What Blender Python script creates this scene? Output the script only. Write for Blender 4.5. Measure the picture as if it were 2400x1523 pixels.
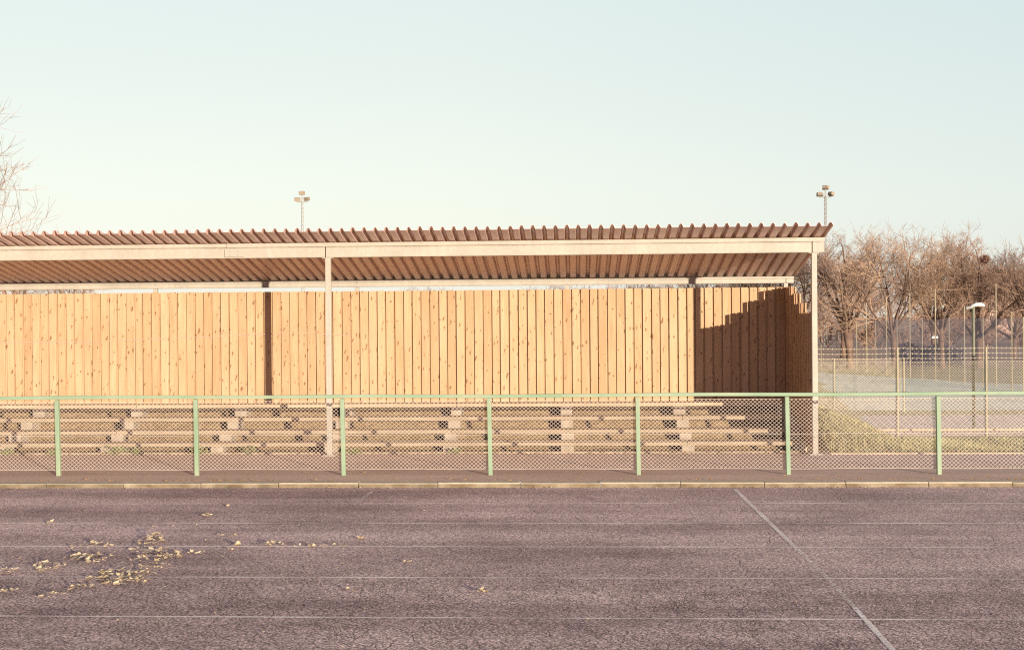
import bpy, math, random
from mathutils import Vector, Matrix

# ------------------------------------------------------------------ camera, sky, sun, exposure
for o in list(bpy.data.objects):
    bpy.data.objects.remove(o, do_unlink=True)
scene = bpy.context.scene
COL = scene.collection
scene.render.engine = 'CYCLES'
scene.cycles.filter_width = 1.15
scene.cycles.use_denoising = False        # keep the fine mesh and grit crisp
scene.cycles.max_bounces = 8
scene.render.resolution_x, scene.render.resolution_y = 1024, 649

CAM_H = 1.888
FPX = 2950.0                       # focal length in pixels of the 2400-wide photograph
yaw = math.atan(145 / FPX)
pitch = -16 / FPX
roll = .0078
F = Vector((-math.sin(yaw) * math.cos(pitch), math.cos(yaw) * math.cos(pitch), math.sin(pitch)))
R0 = F.cross(Vector((0, 0, 1))).normalized()
U0 = R0.cross(F)
Rv = math.cos(roll) * R0 - math.sin(roll) * U0
Uv = math.sin(roll) * R0 + math.cos(roll) * U0
cd = bpy.data.cameras.new('camera')
cam = bpy.data.objects.new('camera', cd)
COL.objects.link(cam)
m = Matrix((Rv, Uv, -F)).transposed().to_4x4()
m.translation = Vector((0, 0, CAM_H))
cam.matrix_world = m
cd.sensor_width = 36
cd.lens = 36 * FPX / 2400
cd.clip_start, cd.clip_end = .1, 3000
scene.camera = cam

SUN_EL = math.radians(5.5)
SUN_TAN = .64                      # sideways drift of the shadows per metre of depth
az = math.atan(SUN_TAN)
to_sun = Vector((math.sin(az) * math.cos(SUN_EL), -math.cos(az) * math.cos(SUN_EL), math.sin(SUN_EL)))

HAZE = [(0.0, (.98, .98, .89)), (.10, (.93, .98, .89)), (.28, (.82, .94, .91)), (.7, (.46, .52, .58))]
HAZE_GAIN = 4.6
world = bpy.data.worlds.new('World')
scene.world = world
world.use_nodes = True
nt = world.node_tree
nt.nodes.clear()
out = nt.nodes.new('ShaderNodeOutputWorld')
bg = nt.nodes.new('ShaderNodeBackground')
sky = nt.nodes.new('ShaderNodeTexSky')
sky.sky_type = 'NISHITA'
sky.sun_disc = False
sky.sun_elevation = SUN_EL
sky.sun_rotation = math.atan2(to_sun.x, to_sun.y)
sky.air_density = 1.0
sky.dust_density = 1.0
sky.ozone_density = 1.0
bg.inputs['Strength'].default_value = .11
# a hazy winter sky: the clear-sky colours washed out by thin high haze that pales towards the horizon
hs = nt.nodes.new('ShaderNodeHueSaturation')
hs.inputs['Saturation'].default_value = .45
nt.links.new(sky.outputs[0], hs.inputs['Color'])
wtc = nt.nodes.new('ShaderNodeTexCoord')
wsep = nt.nodes.new('ShaderNodeSeparateXYZ')
nt.links.new(wtc.outputs['Generated'], wsep.inputs[0])
hz = nt.nodes.new('ShaderNodeValToRGB')
for i, (p, c) in enumerate(HAZE):
    e = hz.color_ramp.elements[i] if i < 2 else hz.color_ramp.elements.new(p)
    e.position = p
    e.color = (*c, 1)
nt.links.new(wsep.outputs[2], hz.inputs[0])
hm = nt.nodes.new('ShaderNodeVectorMath')
hm.operation = 'SCALE'
hm.inputs['Scale'].default_value = HAZE_GAIN
nt.links.new(hz.outputs[0], hm.inputs[0])
wm = nt.nodes.new('ShaderNodeMix')
wm.data_type = 'RGBA'
wm.inputs[0].default_value = .72
nt.links.new(hs.outputs[0], wm.inputs[6])
nt.links.new(hm.outputs[0], wm.inputs[7])
# towards the low sun the haze is dimmer and rosy
dt = nt.nodes.new('ShaderNodeVectorMath')
dt.operation = 'DOT_PRODUCT'
nt.links.new(wtc.outputs['Generated'], dt.inputs[0])
dt.inputs[1].default_value = to_sun
mr = nt.nodes.new('ShaderNodeMapRange')
mr.inputs['From Min'].default_value = -.45
mr.inputs['From Max'].default_value = .5
nt.links.new(dt.outputs['Value'], mr.inputs['Value'])
rosy = nt.nodes.new('ShaderNodeMix')
rosy.data_type = 'RGBA'
rosy.blend_type = 'MULTIPLY'
nt.links.new(mr.outputs['Result'], rosy.inputs[0])
nt.links.new(wm.outputs[2], rosy.inputs[6])
rosy.inputs[7].default_value = (.92, .62, .74, 1)
# and a touch bluer towards the east, away from the haze
ea = nt.nodes.new('ShaderNodeMapRange')
ea.inputs['From Min'].default_value = -.1
ea.inputs['From Max'].default_value = .6
nt.links.new(wsep.outputs[0], ea.inputs['Value'])
blue = nt.nodes.new('ShaderNodeMix')
blue.data_type = 'RGBA'
blue.blend_type = 'MULTIPLY'
nt.links.new(ea.outputs['Result'], blue.inputs[0])
nt.links.new(rosy.outputs[2], blue.inputs[6])
blue.inputs[7].default_value = (.87, .93, 1.0, 1)
nt.links.new(blue.outputs[2], bg.inputs['Color'])
nt.links.new(bg.outputs[0], out.inputs['Surface'])

sd = bpy.data.lights.new('sun', 'SUN')
sd.energy = 4.3
sd.angle = math.radians(.5)
sd.color = (1, .84, .66)
so = bpy.data.objects.new('sun', sd)
COL.objects.link(so)
so.rotation_euler = (-to_sun).to_track_quat('-Z', 'Y').to_euler()
so.location = (20, -30, 20)

scene.view_settings.view_transform = 'Standard'
scene.view_settings.look = 'None'
scene.view_settings.exposure = 1.0
scene.view_settings.gamma = 1.0

# ------------------------------------------------------------------ helpers
class MB:
    """collects faces and links them as one mesh object"""
    def __init__(s):
        s.v, s.f = [], []
    def box(s, x0, x1, y0, y1, z0, z1):
        n = len(s.v)
        s.v += [(x0, y0, z0), (x1, y0, z0), (x1, y1, z0), (x0, y1, z0), (x0, y0, z1), (x1, y0, z1), (x1, y1, z1), (x0, y1, z1)]
        s.f += [(n, n+3, n+2, n+1), (n+4, n+5, n+6, n+7), (n, n+1, n+5, n+4), (n+1, n+2, n+6, n+5), (n+2, n+3, n+7, n+6), (n+3, n, n+4, n+7)]
    def hexa(s, p):
        n = len(s.v)
        s.v += [tuple(q) for q in p]
        s.f += [(n, n+3, n+2, n+1), (n+4, n+5, n+6, n+7), (n, n+1, n+5, n+4), (n+1, n+2, n+6, n+5), (n+2, n+3, n+7, n+6), (n+3, n, n+4, n+7)]
    def tube(s, pts, radii, sides=6, cap=True):
        pts = [Vector(p) for p in pts]
        if not hasattr(radii, '__len__'):
            radii = [radii] * len(pts)
        rings = []
        a = None
        for i, p in enumerate(pts):
            d = (pts[min(i+1, len(pts)-1)] - pts[max(i-1, 0)])
            d = d.normalized() if d.length > 1e-9 else Vector((0, 0, 1))
            if a is None:
                a = d.orthogonal().normalized()
            else:
                a = (a - d * a.dot(d))
                a = a.normalized() if a.length > 1e-6 else d.orthogonal().normalized()
            b = d.cross(a)
            n = len(s.v)
            for k in range(sides):
                t = 2 * math.pi * k / sides
                q = p + (a * math.cos(t) + b * math.sin(t)) * radii[i]
                s.v.append((q.x, q.y, q.z))
            rings.append(n)
        for i in range(len(rings) - 1):
            for k in range(sides):
                k2 = (k + 1) % sides
                s.f.append((rings[i]+k, rings[i]+k2, rings[i+1]+k2, rings[i+1]+k))
        if cap:
            s.f.append(tuple(rings[0]+k for k in reversed(range(sides))))
            s.f.append(tuple(rings[-1]+k for k in range(sides)))
    def poly(s, pts):
        n = len(s.v)
        s.v += [tuple(p) for p in pts]
        s.f.append(tuple(range(n, n + len(pts))))
    def build(s, name, mat, parent=None, bevel=0, smooth=False):
        me = bpy.data.meshes.new(name)
        me.from_pydata(s.v, [], s.f)
        me.update()
        if smooth:
            me.shade_smooth()
        o = bpy.data.objects.new(name, me)
        COL.objects.link(o)
        if mat:
            me.materials.append(mat)
        if parent:
            o.parent = parent
        if bevel:
            b = o.modifiers.new('bevel', 'BEVEL')
            b.width = bevel
            b.segments = 2
            b.limit_method = 'ANGLE'
        return o

def tag(o, label=None, cat=None, group=None, kind=None):
    if label: o['label'] = label
    if cat: o['category'] = cat
    if group: o['group'] = group
    if kind: o['kind'] = kind
    return o

def empty(name, loc=(0, 0, 0), label=None, cat=None, group=None):
    o = bpy.data.objects.new(name, None)
    o.location = loc
    o.empty_display_size = .2
    COL.objects.link(o)
    return tag(o, label, cat, group)

def copy_tree(o, parent=None):
    c = o.copy()
    COL.objects.link(c)
    c.parent = parent
    for ch in list(o.children):
        copy_tree(ch, c)
    return c

class NT:
    """short-hand for building a procedural material"""
    def __init__(s, name, rough=.8, spec=.3, metal=0.0):
        s.mat = bpy.data.materials.new(name)
        s.mat.use_nodes = True
        s.t = s.mat.node_tree
        s.b = s.t.nodes['Principled BSDF']
        s.b.inputs['Roughness'].default_value = rough
        s.b.inputs['Specular IOR Level'].default_value = spec
        s.b.inputs['Metallic'].default_value = metal
        s.tc = s.t.nodes.new('ShaderNodeTexCoord')
        s.obj = s.tc.outputs['Object']
    def n(s, typ, **kw):
        nd = s.t.nodes.new(typ)
        for k, v in kw.items():
            setattr(nd, k, v)
        return nd
    def l(s, a, b):
        s.t.links.new(a, b)
    def mapping(s, scale=(1, 1, 1), loc=(0, 0, 0), src=None):
        nd = s.n('ShaderNodeMapping')
        nd.inputs['Scale'].default_value = scale
        nd.inputs['Location'].default_value = loc
        s.l(src or s.obj, nd.inputs['Vector'])
        return nd.outputs[0]
    def noise(s, scale, detail=4, rough=.55, vec=None, dist=0):
        nd = s.n('ShaderNodeTexNoise')
        nd.inputs['Scale'].default_value = scale
        nd.inputs['Detail'].default_value = detail
        nd.inputs['Roughness'].default_value = rough
        nd.inputs['Distortion'].default_value = dist
        s.l(vec or s.obj, nd.inputs['Vector'])
        return nd.outputs[0]
    def voro(s, scale, feature='F1', vec=None, out='Distance', dims='3D', rand=1.0):
        nd = s.n('ShaderNodeTexVoronoi')
        nd.voronoi_dimensions = dims
        nd.feature = feature
        nd.inputs['Scale'].default_value = scale
        nd.inputs['Randomness'].default_value = rand
        s.l(vec or s.obj, nd.inputs['Vector'])
        return nd.outputs[out]
    def ramp(s, src, stops):
        nd = s.n('ShaderNodeValToRGB')
        e = nd.color_ramp.elements
        while len(e) < len(stops):
            e.new(.5)
        for i, (p, c) in enumerate(stops):
            e[i].position = p
            e[i].color = (c[0], c[1], c[2], 1) if hasattr(c, '__len__') else (c, c, c, 1)
        s.l(src, nd.inputs[0])
        return nd.outputs[0]
    def mix(s, fac, a, b, blend='MIX'):
        nd = s.n('ShaderNodeMix', data_type='RGBA', blend_type=blend)
        for inp, v in ((nd.inputs[0], fac), (nd.inputs[6], a), (nd.inputs[7], b)):
            if hasattr(v, 'is_linked'):
                s.l(v, inp)
            elif hasattr(v, '__len__'):
                inp.default_value = (v[0], v[1], v[2], 1)
            else:
                inp.default_value = v if inp.type == 'VALUE' else (v, v, v, 1)
        return nd.outputs[2]
    def math(s, op, a, b=0.0, c=None, clamp=False):
        nd = s.n('ShaderNodeMath', operation=op, use_clamp=clamp)
        for inp, v in zip(nd.inputs, (a, b, c)):
            if v is None: continue
            if hasattr(v, 'is_linked'):
                s.l(v, inp)
            else:
                inp.default_value = v
        return nd.outputs[0]
    def sep(s, src=None):
        nd = s.n('ShaderNodeSeparateXYZ')
        s.l(src or s.obj, nd.inputs[0])
        return nd.outputs
    def comb(s, x, y, z):
        nd = s.n('ShaderNodeCombineXYZ')
        for inp, v in zip(nd.inputs, (x, y, z)):
            if hasattr(v, 'is_linked'):
                s.l(v, inp)
            else:
                inp.default_value = v
        return nd.outputs[0]
    def island(s):
        return s.n('ShaderNodeNewGeometry').outputs['Random Per Island']
    def objrand(s):
        return s.n('ShaderNodeObjectInfo').outputs['Random']
    def color(s, c):
        if hasattr(c, 'is_linked'):
            s.l(c, s.b.inputs['Base Color'])
        else:
            s.b.inputs['Base Color'].default_value = (c[0], c[1], c[2], 1)
    def bump(s, h, strength=.5, dist=.01):
        nd = s.n('ShaderNodeBump')
        nd.inputs['Strength'].default_value = strength
        nd.inputs['Distance'].default_value = dist
        s.l(h, nd.inputs['Height'])
        s.l(nd.outputs[0], s.b.inputs['Normal'])

M = {}
def simple(name, c1, c2, scale, rough=.8, spec=.3, bump=0, bdist=.005, metal=0, detail=5):
    t = NT(name, rough, spec, metal)
    nz = t.noise(scale, detail)
    t.color(t.ramp(nz, [(.3, c1), (.7, c2)]))
    if bump:
        t.bump(t.noise(scale * 4, 4), bump, bdist)
    M[name] = t.mat
    return t.mat

# track asphalt: worn, coarse, crazed in the nearest lanes
t = NT('track asphalt', .92, .2)
x, y, z = t.sep()
warp = t.n('ShaderNodeVectorMath', operation='MULTIPLY_ADD')
wn = t.n('ShaderNodeTexNoise'); wn.inputs['Scale'].default_value = 6; wn.inputs['Detail'].default_value = 3
t.l(t.obj, wn.inputs['Vector'])
t.l(wn.outputs['Color'], warp.inputs[0]); warp.inputs[1].default_value = (.08, .08, 0); t.l(t.obj, warp.inputs[2])
wv = warp.outputs[0]
band = t.noise(.9, 4, .6, t.mapping((.18, 1.6, 1)))
patch = t.noise(.55, 5, .62)
agg = t.noise(58, 5, .78)
fine = t.noise(150, 2, .6)
stone = t.voro(75, 'F1', out='Color')
sb = t.n('ShaderNodeRGBToBW'); t.l(stone, sb.inputs[0])
near = t.math('MULTIPLY_ADD', y, -.75, 7.6, clamp=True)              # 1 in the inner lanes, 0 beyond them
near = t.math('MULTIPLY', near, t.ramp(t.noise(.7, 3), [(.25, .55), (.6, 1.0)]))
crack1 = t.voro(36, 'DISTANCE_TO_EDGE', vec=wv, dims='2D')
crack2 = t.voro(9, 'DISTANCE_TO_EDGE', vec=wv, dims='2D')
c1 = t.ramp(crack1, [(.0, 1.0), (.17, 0.0)])
c2 = t.ramp(crack2, [(.0, 1.0), (.05, 0.0)])
gate = t.ramp(t.noise(3.2, 4), [(.44, 0.0), (.60, 1.0)])
crk = t.math('MULTIPLY', t.math('MAXIMUM', t.math('MULTIPLY', c1, gate), t.math('MULTIPLY', c2, .9)), near)
crack3 = t.voro(1.7, 'DISTANCE_TO_EDGE', vec=wv, dims='2D')
c3 = t.math('MULTIPLY', t.ramp(crack3, [(.0, .8), (.010, 0.0)]), t.ramp(t.noise(1.3, 3), [(.42, 0.0), (.55, 1.0)]))
crk = t.math('MAXIMUM', crk, c3)
base = t.ramp(t.math('ADD', t.math('MULTIPLY', band, .55), t.math('MULTIPLY', patch, .45)),
              [(.36, (.265, .192, .178)), (.64, (.60, .466, .418))])
base = t.mix(1.0, base, t.ramp(agg, [(.32, .20), (.5, .95), (.68, 2.2)]), 'MULTIPLY')
base = t.mix(.85, base, t.ramp(sb.outputs[0], [(.2, .45), (.8, 1.5)]), 'MULTIPLY')
base = t.mix(t.ramp(fine, [(.66, 0.0), (.78, .5)]), base, (.70, .60, .52))
base = t.mix(t.math('MULTIPLY', crk, .85), base, (.028, .018, .024))
t.color(base)
hgt = t.math('SUBTRACT', t.math('ADD', t.math('MULTIPLY', agg, .5), t.math('MULTIPLY', sb.outputs[0], .35)), t.math('MULTIPLY', crk, 1.2))
t.bump(hgt, .55, .006)
M['track'] = t.mat

# footway tarmac: warmer, finer
t = NT('footway tarmac', .92, .2)
x, y, z = t.sep()
p = t.noise(.8, 5, .6, t.mapping((.4, 1.4, 1)))
a = t.noise(120, 3, .7)
base = t.ramp(p, [(.3, (.44, .335, .265)), (.7, (.56, .44, .355))])
base = t.mix(.6, base, t.ramp(a, [(.3, .6), (.5, 1.0), (.7, 1.5)]), 'MULTIPLY')
edge = t.math('MULTIPLY_ADD', y, -6.0, 6 * 14.42, clamp=True)          # grit gathered behind the kerb
base = t.mix(t.math('MULTIPLY', edge, t.ramp(t.noise(30, 4), [(.42, 0.0), (.6, .8)])), base, (.46, .38, .25))
t.color(base)
t.bump(a, .4, .004)
M['footway'] = t.mat

# kerb: pale top, mossy brown face
t = NT('kerb concrete', .9, .2)
x, y, z = t.sep()
isl = t.island()
top = t.ramp(t.noise(9, 5), [(.3, (.36, .325, .245)), (.7, (.48, .435, .335))])
dirt = t.ramp(t.noise(7, 5, .6, t.mapping((.6, 1, 3))), [(.3, (.095, .072, .044)), (.7, (.20, .152, .092))])
low = t.math('MULTIPLY_ADD', z, -75.0, 3.75, clamp=True)
low = t.math('MULTIPLY', low, t.ramp(t.noise(3.5, 4), [(.3, .55), (.6, 1.0)]))
c = t.mix(low, top, dirt)
c = t.mix(.35, c, t.ramp(isl, [(0, .7), (1, 1.15)]), 'MULTIPLY')
t.color(c)
t.bump(t.noise(60, 4), .5, .004)
M['kerb'] = t.mat

# painted lines, worn through in places
def paint(name, col, wear, least=.04):
    t = NT(name, .85, .2)
    w = t.ramp(t.noise(38, 5, .7), [(wear, 0.0), (wear + .12, 1.0)])
    w2 = t.ramp(t.noise(1.1, 3), [(.36, least), (.60, 1.0)])
    t.color(col)
    t.l(t.math('MULTIPLY', w, w2), t.b.inputs['Alpha'])
    t.bump(t.noise(95, 3), .5, .005)
    M[name] = t.mat
paint('lane paint', (.84, .76, .67), .33, .30)
paint('start paint', (.84, .79, .71), .36, .5)
paint('faint paint', (.84, .78, .70), .45, .45)

# fresh softwood boards with knots, one tone per board
def wood(name, light, dark, knot, pitch, zs=4.2, seed=0, gate=.36):
    t = NT(name, .75, .25)
    x, y, z = t.sep()
    isl = t.island()
    h = t.math('ADD', x, y)
    zo = t.math('MULTIPLY_ADD', isl, 61.7, z)
    grain = t.noise(1.0, 5, .65, t.comb(t.math('MULTIPLY', h, 55), t.math('MULTIPLY', isl, 90), t.math('MULTIPLY', zo, 2.2)), .6)
    blot = t.noise(1.0, 3, .5, t.comb(t.math('MULTIPLY', h, 5), t.math('MULTIPLY', isl, 50), t.math('MULTIPLY', zo, 1.3)))
    c = t.ramp(grain, [(.28, dark), (.62, light)])
    c = t.mix(.55, c, t.ramp(blot, [(.3, (.82, .76, .66)), (.7, (1.1, 1.1, 1.1))]), 'MULTIPLY')
    c = t.mix(.8, c, t.ramp(isl, [(0, (.90, .86, .80)), (.35, (1.0, .98, .95)), (.7, (1.06, 1.07, 1.08)), (1, (.95, .92, .88))]), 'MULTIPLY')
    nz = t.noise(13, 4)
    kv = t.comb(t.math('MULTIPLY_ADD', nz, 1.1, t.math('MULTIPLY', h, 1 / pitch)), t.math('MULTIPLY_ADD', nz, .9, t.math('MULTIPLY', zo, zs)), 0.0)
    vd = t.n('ShaderNodeTexVoronoi'); vd.voronoi_dimensions = '2D'; vd.inputs['Scale'].default_value = 1
    t.l(kv, vd.inputs['Vector'])
    bw = t.sep(vd.outputs['Color'])
    rad = t.math('MULTIPLY_ADD', bw[1], .16, .07)
    k = t.math('DIVIDE', vd.outputs['Distance'], rad)
    core = t.ramp(k, [(.35, 1.0), (1.0, 0.0)])
    core = t.math('MULTIPLY', core, t.math('GREATER_THAN', bw[0], gate))
    c = t.mix(t.math('MULTIPLY', core, .85), c, knot)
    t.color(c)
    t.bump(grain, .15, .002)
    M[name] = t.mat
wood('fence board', (.470, .340, .214), (.39, .27, .160), (.16, .075, .036), .080, 4.8, gate=.34)
wood('side board', (.42, .28, .175), (.32, .20, .12), (.13, .058, .03), .134)

# weathered timber of the terrace planks
t = NT('weathered timber', .9, .2)
x, y, z = t.sep()
isl = t.island()
g = t.noise(1, 5, .65, t.comb(t.math('MULTIPLY', x, 1.6), t.math('MULTIPLY', y, 40), t.math('MULTIPLY_ADD', isl, 30, t.math('MULTIPLY', z, 60))), .4)
c = t.ramp(g, [(.28, (.25, .20, .14)), (.68, (.46, .38, .27))])
c = t.mix(.6, c, t.ramp(t.noise(2.2, 4), [(.3, (.8, .76, .7)), (.7, (1.12, 1.1, 1.05))]), 'MULTIPLY')
t.color(c)
t.bump(g, .3, .003)
M['timber'] = t.mat

# galvanised steel with a mottled bloom
t = NT('galvanised steel', .55, .4)
sp = t.voro(26, 'F1', out='Color')
spb = t.n('ShaderNodeRGBToBW'); t.l(sp, spb.inputs[0])
c = t.ramp(t.noise(2.5, 5), [(.3, (.335, .315, .265)), (.7, (.40, .378, .32))])
c = t.mix(.22, c, t.ramp(spb.outputs[0], [(.2, .8), (.8, 1.15)]), 'MULTIPLY')
st = t.noise(1, 4, .6, t.mapping((14, 14, .7)))
c = t.mix(.25, c, t.ramp(st, [(.35, (.85, .80, .72)), (.6, (1.04, 1.04, 1.04))]), 'MULTIPLY')
t.color(c)
t.bump(t.noise(40, 3), .08, .002)
M['steel'] = t.mat

# roof sheet, dull coated metal
t = NT('roof sheet', .42, .4, .28)
c = t.ramp(t.noise(1.2, 5, .6, t.mapping((3, .6, 1))), [(.3, (.57, .395, .345)), (.7, (.68, .485, .425))])
c = t.mix(.4, c, t.ramp(t.noise(24, 4), [(.3, .8), (.7, 1.2)]), 'MULTIPLY')
t.color(c)
M['roof'] = t.mat

# green paint on the railing, faded and chipped
t = NT('green paint', .55, .35)
c = t.ramp(t.noise(2.2, 5), [(.3, (.170, .268, .168)), (.7, (.235, .320, .222))])
fade = t.ramp(t.noise(1.3, 4, .6, t.mapping((1, 1, 1), (7, 0, 0))), [(.52, 0.0), (.72, .55)])
c = t.mix(fade, c, (.33, .35, .235))
c = t.mix(t.ramp(t.noise(34, 4), [(.68, 0.0), (.73, .7)]), c, (.30, .20, .12))
t.color(c)
M['green'] = t.mat

simple('wire', (.42, .36, .31), (.52, .45, .39), 8, .5, .4)
simple('old wire', (.46, .40, .30), (.56, .50, .38), 8, .6, .3)
simple('concrete', (.31, .26, .195), (.43, .37, .285), 7, .92, .2, .5, .006)
simple('post paint', (.29, .26, .175), (.37, .335, .225), 5, .7, .3)
simple('gravel', (.18, .12, .06), (.38, .275, .155), 22, .95, .1, .9, .02)
simple('road', (.52, .46, .42), (.62, .56, .51), 3, .95, .1, .3, .005)
simple('field', (.49, .57, .49), (.59, .67, .58), .5, .95, .1, .4, .02)
simple('edging', (.42, .345, .24), (.52, .43, .31), 5, .9, .2)
simple('leaf', (.44, .35, .19), (.66, .56, .34), 14, .85, .15)
simple('brown leaf', (.22, .12, .045), (.40, .26, .11), 14, .85, .15)
simple('weed leaf', (.17, .20, .07), (.27, .29, .12), 12, .8, .2)
simple('lamp shell', (.72, .74, .72), (.80, .82, .80), 5, .4, .4)
simple('lamp pole', (.12, .13, .09), (.19, .19, .135), 5, .6, .3)
simple('mast steel', (.26, .265, .235), (.34, .34, .30), 2, .6, .3)
simple('floodlight shell', (.22, .185, .135), (.29, .245, .185), 3, .6, .3)
simple('dark shell', (.10, .11, .13), (.16, .16, .18), 3, .6, .3)
simple('brick', (.40, .27, .22), (.50, .35, .29), .6, .95, .1)
simple('pale trim', (.62, .56, .50), (.70, .64, .58), 2, .8, .2)
simple('tile', (.30, .20, .165), (.38, .255, .21), 1, .9, .1)
simple('hedge leaf', (.13, .115, .14), (.20, .18, .20), 8, .9, .1)
simple('glass', (.05, .055, .065), (.08, .085, .10), 3, .15, .5)
simple('spray paint', (.46, .27, .23), (.47, .31, .22), 12, .8, .2)

t = NT('dry leaves', .85, .15)
t.color(t.mix(.5, t.ramp(t.island(), [(0, (.22, .14, .075)), (.3, (.42, .335, .21)), (.75, (.57, .50, .35)), (1, (.68, .62, .47))]), t.ramp(t.noise(40, 3), [(.3, (.30, .22, .12)), (.7, (.58, .50, .33))])))
M['leaf'] = t.mat
t = NT('bark', .9, .1)
c = t.ramp(t.noise(2.0, 4), [(.3, (.115, .08, .068)), (.7, (.24, .175, .13))])
c = t.mix(1, c, t.ramp(t.objrand(), [(0, (.8, .76, .76)), (1, (1.12, 1.08, 1.0))]), 'MULTIPLY')
t.color(c); M['bark'] = t.mat
t = NT('twig', .9, .1)
c = t.ramp(t.noise(.7, 3), [(.3, (.25, .185, .145)), (.7, (.42, .315, .23))])
c = t.mix(1, c, t.ramp(t.objrand(), [(0, (.82, .76, .78)), (1, (1.15, 1.08, .98))]), 'MULTIPLY')
t.color(c); M['twig'] = t.mat

t = NT('grass ground', .95, .1)
c = t.ramp(t.noise(1.3, 5, .6), [(.3, (.34, .30, .17)), (.55, (.33, .335, .19)), (.75, (.46, .40, .24))])
c = t.mix(.6, c, t.ramp(t.noise(40, 4), [(.3, .6), (.7, 1.4)]), 'MULTIPLY')
x, y, z = t.sep()
far = t.math('MULTIPLY_ADD', y, .12, -6.4, clamp=True)                    # leaf-covered earth beyond the field
c = t.mix(far, c, t.ramp(t.noise(.9, 5), [(.3, (.36, .27, .20)), (.7, (.50, .39, .30))]))
t.color(c)
t.bump(t.noise(30, 4), .6, .03)
M['ground'] = t.mat

t = NT('grass blade', .85, .15)
t.color(t.ramp(t.island(), [(0, (.26, .275, .14)), (.5, (.36, .36, .19)), (.8, (.48, .43, .24)), (1, (.38, .27, .13))]))
M['blade'] = t.mat

# ball-stop netting, see-through
t = NT('netting', .95, .05)
t.color((.50, .43, .47))
tr = t.n('ShaderNodeBsdfTransparent')
mx = t.n('ShaderNodeMixShader')
t.l(t.ramp(t.noise(.5, 4), [(.3, .30), (.7, .46)]), mx.inputs[0])
t.l(tr.outputs[0], mx.inputs[1]); t.l(t.b.outputs[0], mx.inputs[2])
t.l(mx.outputs[0], t.t.nodes['Material Output'].inputs['Surface'])
M['net'] = t.mat

# ------------------------------------------------------------------ setting: ground, track, footway, kerb
def sstep(a, b, v):
    v = min(1, max(0, (v - a) / (b - a)))
    return v * v * (3 - 2 * v)

def ground_z(x, y):
    base = .035 + (-.5 - .035) * min(1, max(0, (y - 16.96) / (24.7 - 16.96)))
    b = .60 * min(1, max(0, (y - 16.96) / 2.0)) * (1 - sstep(19.4, 23.0, y))
    tp = 1 - sstep(2.7, 5.3, x - .12 * (y - 17))
    zz = base + max(0, b - base) * tp
    if x < 3.42 and 16.9 < y < 19.02:
        zz = min(zz, -.05)
    if y > 45:
        zz += .0 
    n = .022 * math.sin(x * 3.1 + y * 1.7) * math.sin(y * 2.3 - x * 1.1) if 17.2 < y < 24.5 else 0
    return zz + n

def axis(lo, hi, fine_lo, fine_hi, step, grow=1.35):
    xs, v = [], fine_lo
    while v <= fine_hi + 1e-6:
        xs.append(v); v += step
    s, v = step, fine_lo
    while v > lo:
        s *= grow; v -= s; xs.insert(0, max(v, lo))
    s, v = step, xs[-1]
    while v < hi:
        s *= grow; v += s; xs.append(min(v, hi))
    return xs

xs = axis(-700, 700, -12, 12, .2)
ys = [16.96] + [17.1 + .15 * i for i in range(60)]
ys += [v for v in axis(26.2, 1500, 26.2, 30, 1.0) if v > 26]
mb = MB()
for yy in ys:
    for xx in xs:
        mb.v.append((xx, yy, ground_z(xx, yy)))
nx = len(xs)
for j in range(len(ys) - 1):
    for i in range(nx - 1):
        mb.f.append((j*nx+i, j*nx+i+1, (j+1)*nx+i+1, (j+1)*nx+i))
tag(mb.build('ground', M['ground'], smooth=True), kind='structure')

mb = MB(); mb.poly([(-200, -200, 0), (200, -200, 0), (200, 14.05, 0), (-200, 14.05, 0)])
tag(mb.build('track', M['track']), kind='structure')

mb = MB()
mb.poly([(-200, 14.14, .048), (200, 14.14, .048), (200, 16.90, .048), (3.42, 16.90, .048), (3.42, 17.30, .048), (-200, 17.30, .048)])
tag(mb.build('footway', M['footway']), kind='structure')

rnd = random.Random(4)
mb = MB()
xk = -24.0
while xk < 24:
    L = .905 + rnd.uniform(-.02, .02)
    dz, dy = rnd.uniform(-.005, .004), rnd.uniform(-.006, .006)
    mb.hexa([(xk + .002, 14.00 + dy, -.05), (xk + L - .002, 14.00 + dy + rnd.uniform(-.004, .004), -.05), (xk + L - .005, 14.145, -.05), (xk + .005, 14.145, -.05),
             (xk + .002, 14.012 + dy, .054 + dz), (xk + L - .002, 14.012 + dy, .054 + dz + rnd.uniform(-.003, .003)), (xk + L - .005, 14.145, .054 + dz), (xk + .005, 14.145, .054 + dz)])
    xk += L
tag(mb.build('kerb', M['kerb'], bevel=.007), kind='structure')

mb = MB(); mb.box(3.40, 30, 16.905, 16.965, -.05, .064)
tag(mb.build('edging', M['edging'], bevel=.006), kind='structure')

def line_strip(name, pts, w, mat, zz=.0012):
    """a painted line following a slightly uneven edge"""
    mb = MB()
    r = random.Random(name + str(pts[0]))
    out = []
    for i in range(len(pts) - 1):
        a, b = Vector(pts[i]), Vector(pts[i+1])
        n = max(1, int((b - a).length / .12))
        out += [a.lerp(b, k / n) for k in range(n)]
    out.append(Vector(pts[-1]))
    for i, p in enumerate(out):
        d = (out[min(i+1, len(out)-1)] - out[max(0, i-1)]).normalized()
        nrm = Vector((-d.y, d.x))
        ww = w * (.5 + r.uniform(-.09, .09))
        mb.v += [(p.x - nrm.x * ww, p.y - nrm.y * ww, zz), (p.x + nrm.x * ww, p.y + nrm.y * ww, zz)]
    for i in range(len(out) - 1):
        mb.f.append((2*i+1, 2*i, 2*i+2, 2*i+3))
    return tag(mb.build(name, mat), kind='structure')

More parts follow.
